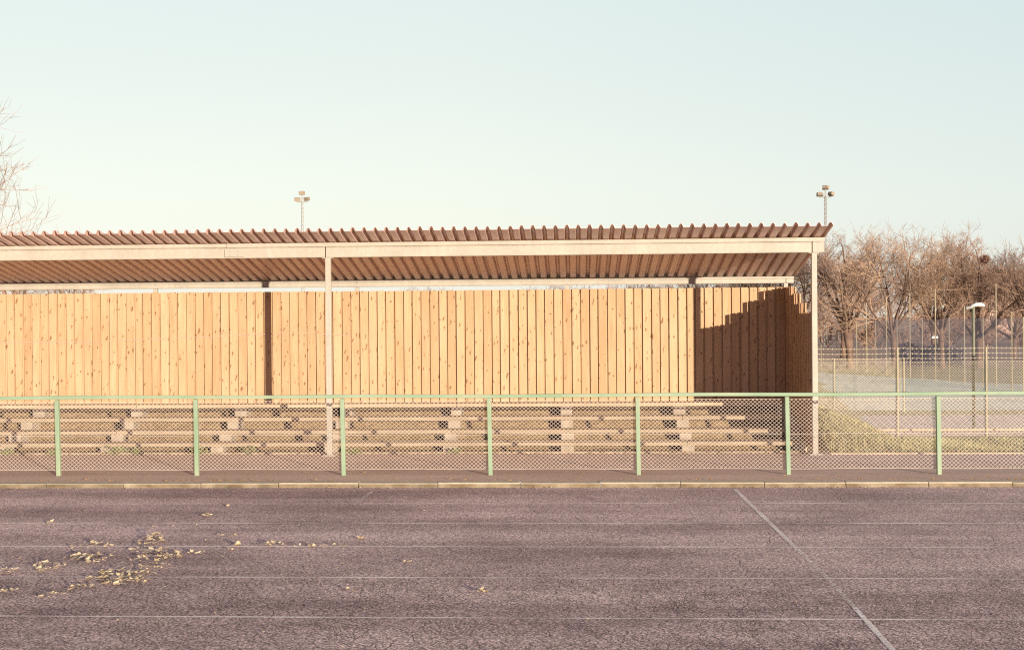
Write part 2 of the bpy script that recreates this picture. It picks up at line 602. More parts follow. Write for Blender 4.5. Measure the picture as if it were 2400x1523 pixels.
for yl, w in ((12.80, .040), (11.585, .040), (10.385, .036), (9.14, .028), (7.915, .029), (6.70, .04), (5.48, .04)):
    line_strip('lane_line', [(-16, yl), (14, yl)], w, M['lane paint'])
line_strip('start_line', [(1.745, 13.86), (1.79, 10.45)], .042, M['start paint'], .0022)
line_strip('start_line', [(1.79, 10.45), (1.809, 9.3), (1.80, 8.24)], .036, M['faint paint'], .0022)
line_strip('start_line', [(1.80, 8.24), (1.775, 6.6), (1.76, 4.5)], .036, M['start paint'], .0022)
line_strip('start_line', [(1.123, 12.74), (1.153, 11.66)], .034, M['faint paint'], .0022)
line_strip('start_line', [(-2.231, 13.69), (-2.245, 12.74)], .04, M['faint paint'], .0022)

# path, road and playing field beyond the stand
mb = MB(); mb.poly([(5.2, 24.95, -.496), (80, 24.95, -.496), (80, 26.28, -.496), (4.6, 26.28, -.496)])
tag(mb.build('path', M['footway']), kind='structure')
mb = MB(); mb.box(4.4, 80, 26.29, 26.41, -.55, -.455)
tag(mb.build('path_kerb', M['edging'], bevel=.01), kind='structure')
mb = MB(); mb.poly([(3.5, 26.42, -.494), (80, 26.42, -.494), (80, 30.4, -.494), (2.5, 30.4, -.494)])
tag(mb.build('road', M['road']), kind='structure')
mb = MB(); mb.poly([(-40, 31.9, -.495), (60, 31.9, -.495), (24, 36, -.495), (15.3, 43.8, -.495), (14.2, 44.8, -.495), (10.25, 53.5, -.495), (4, 60, -.495), (-40, 62, -.495)])
tag(mb.build('field', M['field']), kind='structure')

# ------------------------------------------------------------------ chain-link helper
def chain_link(x0, x1, y, z0, z1, w, h, r):
    mb = MB()
    H = z1 - z0
    s = H / h * w                                    # horizontal run of a full diagonal
    for sgn, dy in ((1, -.0012), (-1, .0012)):
        k0 = math.floor((x0 - (s if sgn > 0 else 0)) / w) - 1
        k1 = math.ceil((x1 + (s if sgn < 0 else 0)) / w) + 1
        for k in range(k0, k1 + 1):
            xa = k * w
            xb = xa + sgn * s
            ta, tb = 0.0, 1.0
            lo, hi = (x0 - xa) / (xb - xa), (x1 - xa) / (xb - xa)
            if lo > hi: lo, hi = hi, lo
            ta, tb = max(ta, lo), min(tb, hi)
            if tb - ta < .01: continue
            n = max(1, int((tb - ta) * 4))
            pts = []
            for i in range(n + 1):
                tt = ta + (tb - ta) * i / n
                xx = xa + (xb - xa) * tt
                zz = z0 + H * tt
                wob = .004 * math.sin(xx * 2.3 + zz * 5) + .003 * math.sin(xx * 7.1)
                pts.append((xx, y + dy + wob, zz))
            mb.tube(pts, r, 4, False)
    return mb

# ------------------------------------------------------------------ green railing with chain link
RY = 14.76
rail = empty('railing', (0, RY, .05), 'pale green steel railing filled with chain link mesh in front of the terrace', 'railing')
def at_rail(o):
    o.parent = rail; o.matrix_parent_inverse = rail.matrix_basis.inverted(); return o
rnd = random.Random(7)
for px_ in (-9.62, -7.90, -6.166, -4.49, -2.73, -.991, .744, 2.478, 4.203, 5.95, 7.70):
    mb = MB()
    lean = .012 + rnd.uniform(-.004, .006)
    a = .024
    mb.hexa([(px_ - a, RY - a, .03), (px_ + a, RY - a, .03), (px_ + a, RY + a, .03), (px_ - a, RY + a, .03),
             (px_ - a - lean, RY - a, .952), (px_ + a - lean, RY - a, .952), (px_ + a - lean, RY + a, .952), (px_ - a - lean, RY + a, .952)])
    at_rail(mb.build('post', M['green'], bevel=.004))
mb = MB()
pts = [(-9.9 + .5 * i, .978 + .004 * math.sin(i * .9) + (.006 if -2 < (-9.9 + .5*i) < -.5 else 0) * -1) for i in range(36)]
for i in range(len(pts) - 1):
    (xa, za), (xb, zb) = pts[i], pts[i+1]
n0 = 0
for i, (xa, za) in enumerate(pts):
    mb.v += [(xa, RY - .021, za - .019), (xa, RY + .021, za - .019), (xa, RY + .021, za + .022), (xa, RY - .021, za + .022)]
for i in range(len(pts) - 1):
    for k in range(4):
        mb.f.append((4*i+k, 4*i+(k+1) % 4, 4*i+4+(k+1) % 4, 4*i+4+k))
mb.f += [(3, 2, 1, 0), tuple(4*(len(pts)-1)+k for k in range(4))]
at_rail(mb.build('top_rail', M['green'], bevel=.005))
mesh = chain_link(-9.9, 7.9, RY + .034, .112, .925, .0495, .0445, .0023)
for zz in (.112, .52, .925):
    mesh.tube([(-9.9 + .5 * i, RY + .036, zz + (.004 * math.sin(i * 1.7) if zz < .9 else 0)) for i in range(36)], .0025, 4)
at_rail(mesh.build('chain_link_mesh', M['wire']))

# ------------------------------------------------------------------ terrace: gravel bank, edging board, rows of planks on concrete bearers
STAND_L, STAND_R = -16.6, 3.12
ROWS = [(17.20, .191), (17.61, .324), (18.02, .475), (18.43, .640)]
prof = [(17.10, .052)]
for (fy, tz) in ROWS:
    bz = tz - .052
    prof += [(fy + .25, prof[-1][1] + .012), (fy + .33, bz - .012)]
prof += [(19.3, ROWS[-1][1] - .03)]
mb = MB()
xs2 = [STAND_L - .2 + .12 * i for i in range(int((3.42 - STAND_L + .2) / .12) + 1)]
prof2 = []
for i in range(len(prof) - 1):
    (ya, za), (yb, zb) = prof[i], prof[i+1]
    prof2 += [(ya + (yb - ya) * k / 4, za + (zb - za) * k / 4) for k in range(4)]
prof2.append(prof[-1])
r5 = random.Random(5)
for (yy, zz) in prof2:
    for xx in xs2:
        nz = .5 * math.sin(xx * 2.1 + yy * 9) + .5 * math.sin(xx * 5.3 - yy * 17) + r5.uniform(-.6, .6)
        mb.v.append((xx, yy + .022 * nz, zz + (.008 * nz if zz > .06 else 0)))
n2 = len(xs2)
for j in range(len(prof2) - 1):
    for i in range(n2 - 1):
        mb.f.append((j*n2+i, j*n2+i+1, (j+1)*n2+i+1, (j+1)*n2+i))
tag(mb.build('gravel_bank', M['gravel']), kind='structure')

mb = MB()
xk = STAND_L
while xk < 3.1:
    L = min(3.2, 3.1 - xk)
    mb.box(xk + .004, xk + L - .004, 17.085, 17.118, .02, .072)
    xk += L
tag(mb.build('edging_board', M['timber'], bevel=.004), 'thin weathered timber edging board at the foot of the gravel terrace', 'edging board')

row_labels = ['lowest weathered plank step on concrete bearers, just above the footway',
              'second plank step up from the footway, on concrete bearers',
              'third plank step up, crossed by the railing shadow, on concrete bearers',
              'topmost plank step on concrete bearers, right under the board wall']
BX = [-16.2, -14.58, -12.96, -11.34, -9.72, -8.10, -6.60, -5.03, -3.45, -1.82, -.20, 1.45, 2.96]
rnd = random.Random(3)
for k, (fy, tz) in enumerate(ROWS):
    row = empty('bench_row', (-3, fy, tz), row_labels[k], 'bench', 'plank rows of the terrace')
    mb = MB()
    xk = STAND_L
    seams = [b + .085 for b in BX[2 + (k % 2)::3]] + [STAND_R]
    for e in seams:
        for (ya, yb) in ((fy, fy + .165), (fy + .172, fy + .335)):
            dz = rnd.uniform(-.004, .003)
            mb.box(xk + .003, e - .003, ya, yb, tz - .052, tz + dz)
        xk = e
    o = mb.build('plank', M['timber'], bevel=.005); o.parent = row; o.matrix_parent_inverse = row.matrix_basis.inverted()
    for bx in BX:
        w = .172 + rnd.uniform(-.006, .006)
        j = rnd.uniform(-.012, .012)
        mb = MB()
        ln = .46
        zlow = tz - .052 - .20
        mb.hexa([(bx + j, fy + .012, zlow), (bx + j + w, fy + .012, zlow), (bx + j + w, fy + ln, zlow), (bx + j, fy + ln, zlow),
                 (bx + j, fy + .006, tz - .0535), (bx + j + w, fy + .006, tz - .0535), (bx + j + w, fy + ln, tz - .0535), (bx + j, fy + ln, tz - .0535)])
        o = mb.build('support_block', M['concrete'], bevel=.006); o.parent = row; o.matrix_parent_inverse = row.matrix_basis.inverted()

mb = MB()
mb.hexa([(3.045, 17.12, .03), (3.128, 17.12, .03), (3.125, 17.24, .03), (3.05, 17.24, .03),
         (3.062, 17.125, .185), (3.118, 17.122, .20), (3.112, 17.23, .195), (3.066, 17.23, .182)])
tag(mb.build('stone_block', M['edging'], bevel=.012), 'small pale stone block beside the foot of the side wall', 'block')

# ------------------------------------------------------------------ the covered stand
stand = empty('spectator_stand', (-3, 18, .05), 'open fronted spectator stand with corrugated roof and yellow board walls', 'stand')
def at_stand(o):
    o.parent = stand; o.matrix_parent_inverse = stand.matrix_basis.inverted(); return o
def sub(o, parent):
    o.parent = parent; return o

SL = .200                                        # fall of the roof to the back
RZ = 2.925                                       # underside of the sheet's troughs over the front beam
def roof_z(y): return RZ - SL * (y - 16.90)
YF, YB = 16.33, 19.34
mb = MB()
prof = []
xr = 3.335
r9 = random.Random(9)
pk = 3.30
xcur = pk
peaks = []
while xcur > STAND_L - .5:
    peaks.append(xcur)
    xcur -= .1465 if len(peaks) % 6 else .150
pts = [(3.338, .008)]
rj = [r9.uniform(-.003, .003) for _ in range(len(peaks) + 1)]
for i, pxk in enumerate(peaks):
    narrow = (i % 6 == 4)
    hw = .014
    sl = .022
    hw += rj[i] * .8
    lap = .004 if (i // 7) % 2 else 0.0
    pts += [(pxk + hw, .047 + rj[i] + lap), (pxk - hw, .047 + rj[i] + lap), (pxk - hw - sl, lap)]
    nxt = pxk - (.1465 if (i + 1) % 6 else .150)
    pts += [(nxt + hw + sl, lap)]
for (yy) in (YF, 17.4, 18.6, YB):
    for (xx, h) in pts:
        mb.v.append((xx, yy, roof_z(yy) + h))
npt = len(pts)
for j in range(3):
    for i in range(npt - 1):
        mb.f.append((j*npt+i, j*npt+i+1, (j+1)*npt+i+1, (j+1)*npt+i))
rf = at_stand(mb.build('roof_sheet', M['roof']))
sm = rf.modifiers.new('solidify', 'SOLIDIFY'); sm.thickness = .0025; sm.offset = 1
POSTX = [-16.35, -9.84, -3.315, 3.19]
# front beam: channel web with flanges and the purlin strip on top
def channel(x0, x1, y, z0, z1, depth, mat, name):
    mb = MB()
    mb.box(x0, x1, y - depth/2 + .006, y - depth/2 + .012, z0 + .010, z1 - .010)
    mb.box(x0, x1, y - depth/2, y + depth/2, z0, z0 + .0098)
    mb.box(x0, x1, y - depth/2, y + depth/2, z1 - .0098, z1)
    return at_stand(mb.build(name, mat, bevel=.002))
ends = [-16.75] + [p - .022 for p in POSTX[1:]] 
BZ0, BZ1 = 2.727, 2.868
segs = [(-16.75, -9.875), (-9.862, -3.350), (-3.338, 3.155), (3.167, 3.322)]
for (xa, xb) in segs:
    b = channel(xa, xb, 16.90, BZ0, BZ1, .09, M['steel'], 'front_beam')
    for xx in (xa + .003, xb - .009):
        mb = MB()
        mb.box(xx, xx + .006, 16.862, 16.94, BZ0 + .011, BZ1 - .011)
        sub(mb.build('end_plate', M['steel']), b)
    b_last = b
    if xa < -4.6 < xb:
        mb = MB()
        mb.box(-4.72, -4.46, 16.846, 16.8505, BZ0 + .02, BZ1 - .02)
        sp = sub(mb.build('splice_plate', M['steel'], bevel=.002), b)
        for bx in (-4.645, -4.535):
            for bz in (BZ0 + .045, BZ1 - .045):
                mb = MB(); mb.tube([(bx, 16.8465, bz), (bx, 16.838, bz)], .011, 6)
                o = sub(mb.build('bolt', M['mast steel']), b)
# purlin strip under the sheet, two lengths with a joint
for (xa, xb) in ((-16.75, -4.70), (-4.694, 3.325)):
    mb = MB()
    mb.box(xa, xb, 16.846, 16.853, BZ1 + .004, RZ - .002)
    mb.box(xa, xb, 16.854, 16.935, RZ - .010, RZ - .003)
    at_stand(mb.build('purlin', M['steel'], bevel=.002))
# back beam
KZ1 = roof_z(19.1) - .003
KZ0 = 2.383
BP = [-16.35, -12.95, -9.70, -6.44, -3.31, -.10, 3.19]
bsegs = [(-16.75, -12.95), (-12.945, -9.70), (-9.695, -6.44), (-6.435, -3.31), (-3.305, -.10), (-.095, 3.185), (3.19, 3.305)]
for (xa, xb) in bsegs:
    b = channel(xa + .002, xb - .002, 19.13, KZ0, KZ1 - .028, .08, M['steel'], 'back_beam')
mb = MB()
mb.box(-16.75, 3.305, 19.078, 19.084, KZ1 - .0275, KZ1)
at_stand(mb.build('back_purlin', M['steel'], bevel=.002))
# posts
for pxx in POSTX:
    mb = MB()
    mb.box(pxx - .036, pxx + .036, 16.864, 16.936, .052, BZ0 - .001)
    p = at_stand(mb.build('post', M['steel'], bevel=.006))
    mb = MB(); mb.box(pxx - .085, pxx + .085, 16.82, 16.98, .044, .062)
    sub(mb.build('base_plate', M['steel'], bevel=.003), p)
    for s in (-1, 1):
        mb = MB()
        x0 = pxx + s * .037
        mb.hexa([(min(x0, x0 + s*.055), 16.872, BZ0 - (.014 if s > 0 else .002)), (max(x0, x0 + s*.055), 16.872, BZ0 - (.002 if s > 0 else .014)),
                 (max(x0, x0 + s*.055), 16.93, BZ0 - (.002 if s > 0 else .014)), (min(x0, x0 + s*.055), 16.93, BZ0 - (.014 if s > 0 else .002)),
                 (min(x0, x0 + s*.055), 16.872, BZ0 - .001), (max(x0, x0 + s*.055), 16.872, BZ0 - .001),
                 (max(x0, x0 + s*.055), 16.93, BZ0 - .001), (min(x0, x0 + s*.055), 16.93, BZ0 - .001)])
        sub(mb.build('bracket', M['steel']), p)
for pxx in BP:
    mb = MB()
    mb.box(pxx - .03, pxx + .03, 19.105, 19.165, .45 if pxx < 3 else 2.20, KZ0 - .001)
    at_stand(mb.build('back_post', M['steel'], bevel=.004))

# back wall: front boards, a rear layer closing the gaps, and two rails between
rnd = random.Random(12)
mb = MB()
xk, i = 3.135, 0
while xk > STAND_L:
    pitch_ = .134 + rnd.uniform(-.003, .003)
    g = rnd.uniform(.022, .032)
    top = 2.318 + rnd.uniform(-.002, .002) + .003 * math.sin(xk * .7)
    if xk < -6.6: top -= .004
    y0 = 19.0 + rnd.uniform(-.004, .003)
    tw = rnd.uniform(-.004, .004)
    tl = rnd.uniform(-.002, .002)
    x0, x1 = xk - pitch_ + g, xk
    mb.hexa([(x0 + tl, y0 + tw, .50), (x1 + tl, y0 - tw, .50), (x1 + tl, y0 - tw + .021, .50), (x0 + tl, y0 + tw + .021, .50),
             (x0, y0 + tw, top), (x1, y0 - tw, top), (x1, y0 - tw + .021, top), (x0, y0 + tw + .021, top)])
    xk -= pitch_
bw = at_stand(mb.build('back_wall', M['fence board'], bevel=.0025))
mb = MB()
xk = 3.13
while xk > STAND_L:
    mb.box(xk - .134 - .035, xk - .134 + .075, 19.0245, 19.045, .50, 2.312 + rnd.uniform(-.004, .003))
    xk -= .134
sub(mb.build('rear_boards', M['fence board']), bw)
mb = MB()
for zz in (.75, 1.45, 2.10):
    mb.box(STAND_L, 3.13, 19.050, 19.085, zz, zz + .09)
sub(mb.build('wall_rail', M['side board']), bw)
# faint pink spray line across the boards
mb = MB()
sp = [(-8.842, 1.584), (-8.2, 1.578), (-7.502, 1.575), (-6.635, 1.602), (-5.707, 1.635), (-4.848, 1.674), (-4.19, 1.689), (-3.764, 1.666), (-3.4, 1.65)]
def cr(p0, p1, p2, p3, t):
    return tuple(.5 * (2*b + (c-a)*t + (2*a-5*b+4*c-d)*t*t + (3*b-a-3*c+d)*t**3) for a, b, c, d in zip(p0, p1, p2, p3))
cur = []
for i in range(len(sp) - 1):
    q = [sp[max(0, i-1)], sp[i], sp[i+1], sp[min(len(sp)-1, i+2)]]
    cur += [cr(*q, k / 12) for k in range(12)]
for i in range(len(cur) - 1):
    (xa, za), (xb, zb) = cur[i], cur[i+1]
    mb.poly([(xa, 18.990, za - .005), (xb, 18.990, zb - .005), (xb, 18.990, zb + .005), (xa, 18.990, za + .005)])
sub(mb.build('spray_line', M['spray paint']), bw)

mb = MB()
mb.box(3.085, 3.143, 18.925, 18.985, .45, 2.312)
sub(mb.build('corner_post', M['side board'], bevel=.003), bw)
mb = MB()
mb.box(3.1365, 3.232, 19.006, 19.026, .45, 2.316)
sub(mb.build('corner_board', M['side board'], bevel=.003), bw)
# side wall: four stepped groups of boards on both faces of the rails
groups = [(17.00, 17.61, 1.935), (17.61, 18.02, 2.068), (18.02, 18.40, 2.203), (18.40, 19.00, 2.32)]
def zbot(y): return .13 + max(0, (y - 17.35)) * .10
mb, mo = MB(), MB()
for gi, (ya, yb, top) in enumerate(groups):
    n = max(2, round((yb - ya) / .134))
    p = (yb - ya) / n
    for k in range(n):
        y0 = ya + k * p
        tt = top + rnd.uniform(-.004, .004)
        jx = rnd.uniform(-.003, .003)
        mb.box(3.146 + jx, 3.167 + jx, y0 + .004, y0 + p - .048, zbot(y0), tt)
        mo.box(3.212 + jx, 3.233 + jx, y0 - .055 if (k or gi) else y0, y0 + .050, zbot(y0), tt - .003 if (k or gi == 0) else groups[gi-1][2])
sw = at_stand(mb.build('side_wall', M['side board'], bevel=.002))
sub(mo.build('outer_boards', M['fence board'], bevel=.002), sw)
mb = MB()
for zz in (.55, 1.30, 1.80):
    mb.box(3.168, 3.211, 17.03, 18.98, zz, zz + .09)
sub(mb.build('wall_rail', M['side board']), sw)

# ------------------------------------------------------------------ weeds and leaf litter
def leaf_quad(mb, c, L, W, yawa, tilt, rollv, curl, rnd):
    """a curled leaf of six faces"""
    rot = Matrix.Rotation(yawa, 3, 'Z') @ Matrix.Rotation(tilt, 3, 'Y') @ Matrix.Rotation(rollv, 3, 'X')
    n = len(mb.v)
    sec = [(-.5, .12), (-.2, .9), (.15, 1.0), (.5, .1)]
    for (u, w) in sec:
        zc = curl * (u * u * 4) * L * .35
        for sgn in (-1, 0, 1):
            v = Vector((u * L, sgn * w * W * .5 * (1 + rnd.uniform(-.2, .2)), zc + (abs(sgn) * curl * W * .35)))
            q = rot @ v
            mb.v.append((c[0] + q.x, c[1] + q.y, max(.004, c[2] + q.z) if c[2] < .2 else c[2] + q.z))
    for a in range(3):
        for b in range(2):
            mb.f.append((n+3*a+b, n+3*a+b+1, n+3*a+3+b+1, n+3*a+3+b))

CL = [(-3.642, 10.704, 0.055, 14, .05), (-3.612, 10.539, 0.079, 10, .02), (-3.489, 10.167, 0.103, 11, .02), (-3.229, 9.892, 0.084, 11, .015), (-3.37, 9.82, 0.1, 9, .015), (-3.228, 9.48, 0.08, 10, .02),
      (-3.42, 9.19, 0.109, 20, .02), (-3.248, 9.161, 0.093, 17, .02), (-3.301, 8.92, 0.076, 12, .015), (-3.143, 8.952, 0.046, 6, .02),
      (-4.055, 9.505, 0.081, 10, .03), (-4.018, 9.342, 0.063, 6, .01), (-3.965, 9.851, 0.075, 8, .02), (-3.796, 9.852, 0.083, 9, .02), (-3.787, 9.677, 0.09, 6, .01), (-4.126, 10.316, 0.061, 5, .01),
      (-4.064, 10.455, 0.035, 3, .01), (-3.49, 8.718, 0.059, 7, .015), (-3.52, 8.992, 0.061, 5, .01), (-3.586, 8.471, 0.057, 4, .01), (-4.301, 9.275, 0.063, 7, .02), (-3.981, 8.614, 0.051, 4, .01),
      (-3.519, 11.967, 0.041, 4, .025), (-3.067, 10.876, 0.037, 2, .01), (-2.948, 10.813, 0.04, 3, .015), (-2.538, 10.424, 0.064, 6, .01), (-2.217, 10.387, 0.079, 6, .01), (-2.026, 10.349, 0.07, 5, .01)]
CLAB = ['round pile of dry leaves, the tallest on the track', 'flat leaf clump directly in front of the tallest leaf pile', 'long loose streak of tan leaves just below the fourth lane line',
        'ragged leaf clump right of the streak below the lane line', 'brownish flat leaves between the streak and the large carpet of leaves', 'triangular leaf clump just behind the large carpet of leaves',
        'left half of the largest carpet of dry leaves', 'right half of the largest carpet of dry leaves', 'leaf clump forming the near tip of the largest carpet', 'small leaf clump at the right near edge of the largest carpet',
        'fan shaped leaf pile near the left edge of the track', 'thin leaf clump right in front of the fan shaped leaf pile', 'upright leaf clump left of the paired clumps', 'tilted leaf clump with a bright raised leaf beside the upright clump',
        'thin scatter of leaves in front of the tilted clump', 'leaf clump just below the lane line, farthest left of its line', 'two leaves lying on the lane line behind the upright clump', 'oval leaf clump in front of the largest carpet, to its left',
        'slim leaf clump touching the left side of the largest carpet', 'lone thin leaf clump nearest the camera', 'leaf clump cut by the left edge of the photo', 'single pale leaf clump near the left edge, in front of the cut clump',
        'lone leaf clump nearest the kerb', 'left one of two tiny leaf clumps behind the lane line', 'right one of two tiny leaf clumps behind the lane line',
        'leaf clump sitting on the lane line, right of the carpet', 'wide flat leaf clump on the lane line', 'rightmost leaf clump on the lane line']
rnd = random.Random(21)
for (cx, cy, r, n, hh), lab in zip(CL, CLAB):
    mb = MB()
    for k in range(int(n * 2.3)):
        a = rnd.uniform(0, 6.283)
        d = r * math.sqrt(rnd.random()) * 1.35
        L = rnd.uniform(.022, .058) if rnd.random() < .75 else rnd.uniform(.012, .026)
        zc = .012 + hh * rnd.random() * max(0, 1 - (d / (r * 1.3)) ** 2) * 1.3
        leaf_quad(mb, (d * math.cos(a) * 1.15, d * math.sin(a) * 1.1, zc), L, L * rnd.uniform(.5, .8), rnd.uniform(0, 6.28), rnd.uniform(-.35, .35), rnd.uniform(-.35, .35), rnd.uniform(.05, .5), rnd)
    o = mb.build('leaf_clump', M['leaf'])
    o.location = (cx, cy, 0)
    tag(o, lab, 'leaves', 'clumps of dry leaves on the track')
# single leaves and crumbs nobody could count
mb = MB()
for (cx, cy) in ((-3.236, 10.075), (-3.101, 10.094), (-3.025, 10.039), (-2.83, 10.171), (-2.82, 10.423), (-1.846, 10.733), (-1.568, 8.701), (-1.296, 9.699), (-.66, 8.645), (-3.906, 10.357), (-3.501, 12.627), (-4.907, 11.562), (-4.087, 10.496)):
    for k in range(2):
        L = rnd.uniform(.04, .07)
        leaf_quad(mb, (cx + rnd.uniform(-.03, .03), cy + rnd.uniform(-.03, .03), .01), L, L * .6, rnd.uniform(0, 6.28), rnd.uniform(-.4, .4), rnd.uniform(-.4, .4), rnd.uniform(.1, .8), rnd)
for k in range(420):
    L = rnd.uniform(.010, .028)
    if rnd.random() < .55:
        cx, cy, zc = rnd.uniform(-7.5, 7), 13.985 - abs(rnd.gauss(0, .05)), .006
    else:
        cx, cy, zc = rnd.uniform(-6, 5), rnd.uniform(7, 13.9), .006
        if rnd.random() < .5: cx = rnd.gauss(-3.4, .8); cy = rnd.gauss(9.8, .9)
    leaf_quad(mb, (cx, cy, zc), L, L * .6, rnd.uniform(0, 6.28), rnd.uniform(-.3, .3), rnd.uniform(-.3, .3), rnd.uniform(.1, .6), rnd)
tag(mb.build('leaf_litter', M['leaf']), 'single dry leaves and crumbs scattered over the track', 'leaf litter', kind='stuff')
mb = MB()
for k in range(900):
    L = rnd.uniform(.012, .045)
    r_ = rnd.random()
    if r_ < .45: cx, cy, zc = rnd.uniform(-9, 3.1), 17.07 - abs(rnd.gauss(0, .03)), .058
    elif r_ < .55: cx, cy, zc = rnd.uniform(-8, 8), rnd.uniform(14.2, 16.8), .054
    elif r_ < .8: cx, cy, zc = rnd.uniform(3.4, 8), 16.99 + abs(rnd.gauss(0, .1)), .065
    else: cx, cy, zc = rnd.uniform(-8, 8), 14.18 + abs(rnd.gauss(0, .05)), .056
    leaf_quad(mb, (cx, cy, zc), L, L * .6, rnd.uniform(0, 6.28), rnd.uniform(-.4, .4), rnd.uniform(-.4, .4), rnd.uniform(.1, .8), rnd)
for k in range(2600):
    L = rnd.uniform(.05, .13)
    cx = rnd.uniform(3, 24); cy = rnd.gauss(31.1, .33)
    leaf_quad(mb, (cx, cy, -.47 + rnd.uniform(0, .09)), L, L * .6, rnd.uniform(0, 6.28), rnd.uniform(-.8, .8), rnd.uniform(-.8, .8), rnd.uniform(.1, .8), rnd)
tag(mb.build('leaf_litter', M['brown leaf']), 'brown leaf litter along the terrace foot, edging and road verge', 'leaf litter', kind='stuff')

WX = [(-7.87, .08, 'leftmost green weed at the terrace foot, at the photo edge'), (-7.2, .06, 'small green weed second from the left at the terrace foot'), (-6.32, .12, 'large leafy green weed right of the first railing post'), (-6.03, .09, 'bright green weed beside the large leafy one'),
      (-5.15, .10, 'green weed just right of the second railing post'), (-4.45, .11, 'green weed low between the second and third railing posts'), (-3.0, .08, 'small weed just right of the left stand post'), (-1.60, .08, 'tuft of green weed left of the middle railing post')]
for (wx, hh, lab) in WX:
    mb = MB()
    for k in range(26):
        a = rnd.uniform(0, 6.28)
        d = rnd.uniform(.01, hh * 1.1)
        tip = (d * math.cos(a) * 1.3, d * math.sin(a) * .25, rnd.uniform(.25, 1) * hh)
        mb.tube([(tip[0] * .15, tip[1] * .3, 0), (tip[0] * .6, tip[1] * .7, tip[2] * .7), tip], [.0025, .002, .0012], 3, False)
        for q in range(2):
            L = rnd.uniform(.03, .055)
            n0 = len(mb.v)
            leaf_quad(mb, (tip[0] + rnd.uniform(-.02, .02), tip[1] + rnd.uniform(-.02, .02), .25 + tip[2]), L, L * .6, rnd.uniform(0, 6.28), rnd.uniform(-.9, .9), rnd.uniform(-.9, .9), rnd.uniform(-.2, .5), rnd)
            for i in range(n0, len(mb.v)):
                v = mb.v[i]; mb.v[i] = (v[0], v[1], v[2] - .25)
    o = mb.build('weed', M['weed leaf'])
    o.location = (wx, 17.04, .05)
    tag(o, lab, 'weed', 'weeds along the foot of the terrace')

# ------------------------------------------------------------------ grass on the bank right of the stand
mb = MB()
for k in range(26000):
    cx = 3.45 + abs(rnd.gauss(0, 2.6)); cy = rnd.uniform(16.98, 24.6)
    if cx > 14: continue
    zz = ground_z(cx, cy) - .006
    h = rnd.uniform(.025, .075) * (1.35 if cx < 4.6 else 1)
    a = rnd.uniform(0, 6.28); w = rnd.uniform(.003, .006)
    lx, ly = rnd.gauss(0, .03), rnd.gauss(0, .03)
    mb.poly([(cx - w * math.cos(a), cy - w * math.sin(a), zz), (cx + w * math.cos(a), cy + w * math.sin(a), zz), (cx + lx, cy + ly, zz + h)])
tag(mb.build('grass', M['blade']), 'short rough grass on the bank beside the stand', 'grass', kind='stuff')

# ------------------------------------------------------------------ fences beyond
def fence(name, label, y, xs_, z0, zmesh, zpost, wires, w, r, pr, x0, x1):
    root = empty(name, (xs_[0], y, z0), label, 'fence')
    def add(o):
        o.parent = root; o.matrix_parent_inverse = root.matrix_basis.inverted(); return o
    for i, xx in enumerate(xs_):
        mb = MB()
        mb.tube([(xx - .004, y - pr - .004, z0 - .1), (xx, y - pr - .004, zpost)], pr, 10)
        add(mb.build('post', M['post paint'], smooth=False))
    mbm = chain_link(x0, x1, y + .004, z0 + .05, zmesh, w, w * .92, r)
    for zz in (z0 + .06, (z0 + zmesh) / 2, zmesh):
        mbm.tube([(x0, y + .006, zz), (x1, y + .006, zz)], r * 1.1, 4)
    add(mbm.build('chain_link_mesh', M['old wire']))
    for zz in wires:
        mb = MB()
        xx = x0
        pa, pb = [], []
        n = int((x1 - x0) / .02)
        for i in range(n):
            xx = x0 + i * .02
            sag = -.012 * math.sin(math.pi * (((xx - xs_[0]) / 1.69) % 1))
            pa.append((xx, y - .012 + .003 * math.cos(i * .9), zz + sag + .003 * math.sin(i * .9)))
        mb.tube(pa, .0028, 4)
        xx = x0
        while xx < x1:
            sag = -.012 * math.sin(math.pi * (((xx - xs_[0]) / 1.69) % 1))
            mb.tube([(xx - .006, y - .02, zz + sag - .016), (xx + .006, y - .004, zz + sag + .016)], .0035, 4)
            mb.tube([(xx + .012, y - .004, zz + sag - .014), (xx + .002, y - .02, zz + sag + .014)], .0035, 4)
            xx += .085
        add(mb.build('barbed_wire', M['old wire']))
    return root
fence('wire_fence', 'chain link fence topped with three barbed wires, behind the grass bank', 24.72, [1.18, 2.87, 4.56, 6.25, 7.94, 9.63, 11.32], -.5, .985, 1.262, (1.248, 1.148, 1.056), .055, .0022, .021, 1.18, 12.4)
fence('wire_fence', 'lower chain link fence with rusty posts along the playing field edge', 31.55, [3.05, 4.74, 6.43, 8.135], -.5, .80, .83, (), .055, .0022, .018, 1.5, 8.14)

# lamp post by the path
lp = empty('street_lamp', (8.34, 26.75, -.5), 'short green street lamp with white head behind the barbed wire fence', 'street lamp')
mb = MB(); mb.tube([(0, 0, -.05), (0, 0, .9), (0, 0, 2.55)], [.036, .034, .030], 12)
o = mb.build('pole', M['lamp pole']); o.parent = lp
mb = MB()
segs_ = [(-.10, .018, 2.52), (-.04, .055, 2.56), (.06, .085, 2.585), (.18, .085, 2.585), (.255, .04, 2.57)]
rings = []
for (xx, w, zz) in segs_:
    n = len(mb.v)
    for k in range(10):
        tt = 2 * math.pi * k / 10
        mb.v.append((xx, math.cos(tt) * w * 1.1, zz + math.sin(tt) * w * (.62 if math.sin(tt) > 0 else .35)))
    rings.append(n)
for a, b in zip(rings, rings[1:]):
    for k in range(10):
        mb.f.append((a+k, a+(k+1) % 10, b+(k+1) % 10, b+k))
mb.f += [tuple(rings[0]+k for k in reversed(range(10))), tuple(rings[-1]+k for k in range(10))]
o = mb.build('lamp_head', M['lamp shell'], smooth=True); o.parent = lp
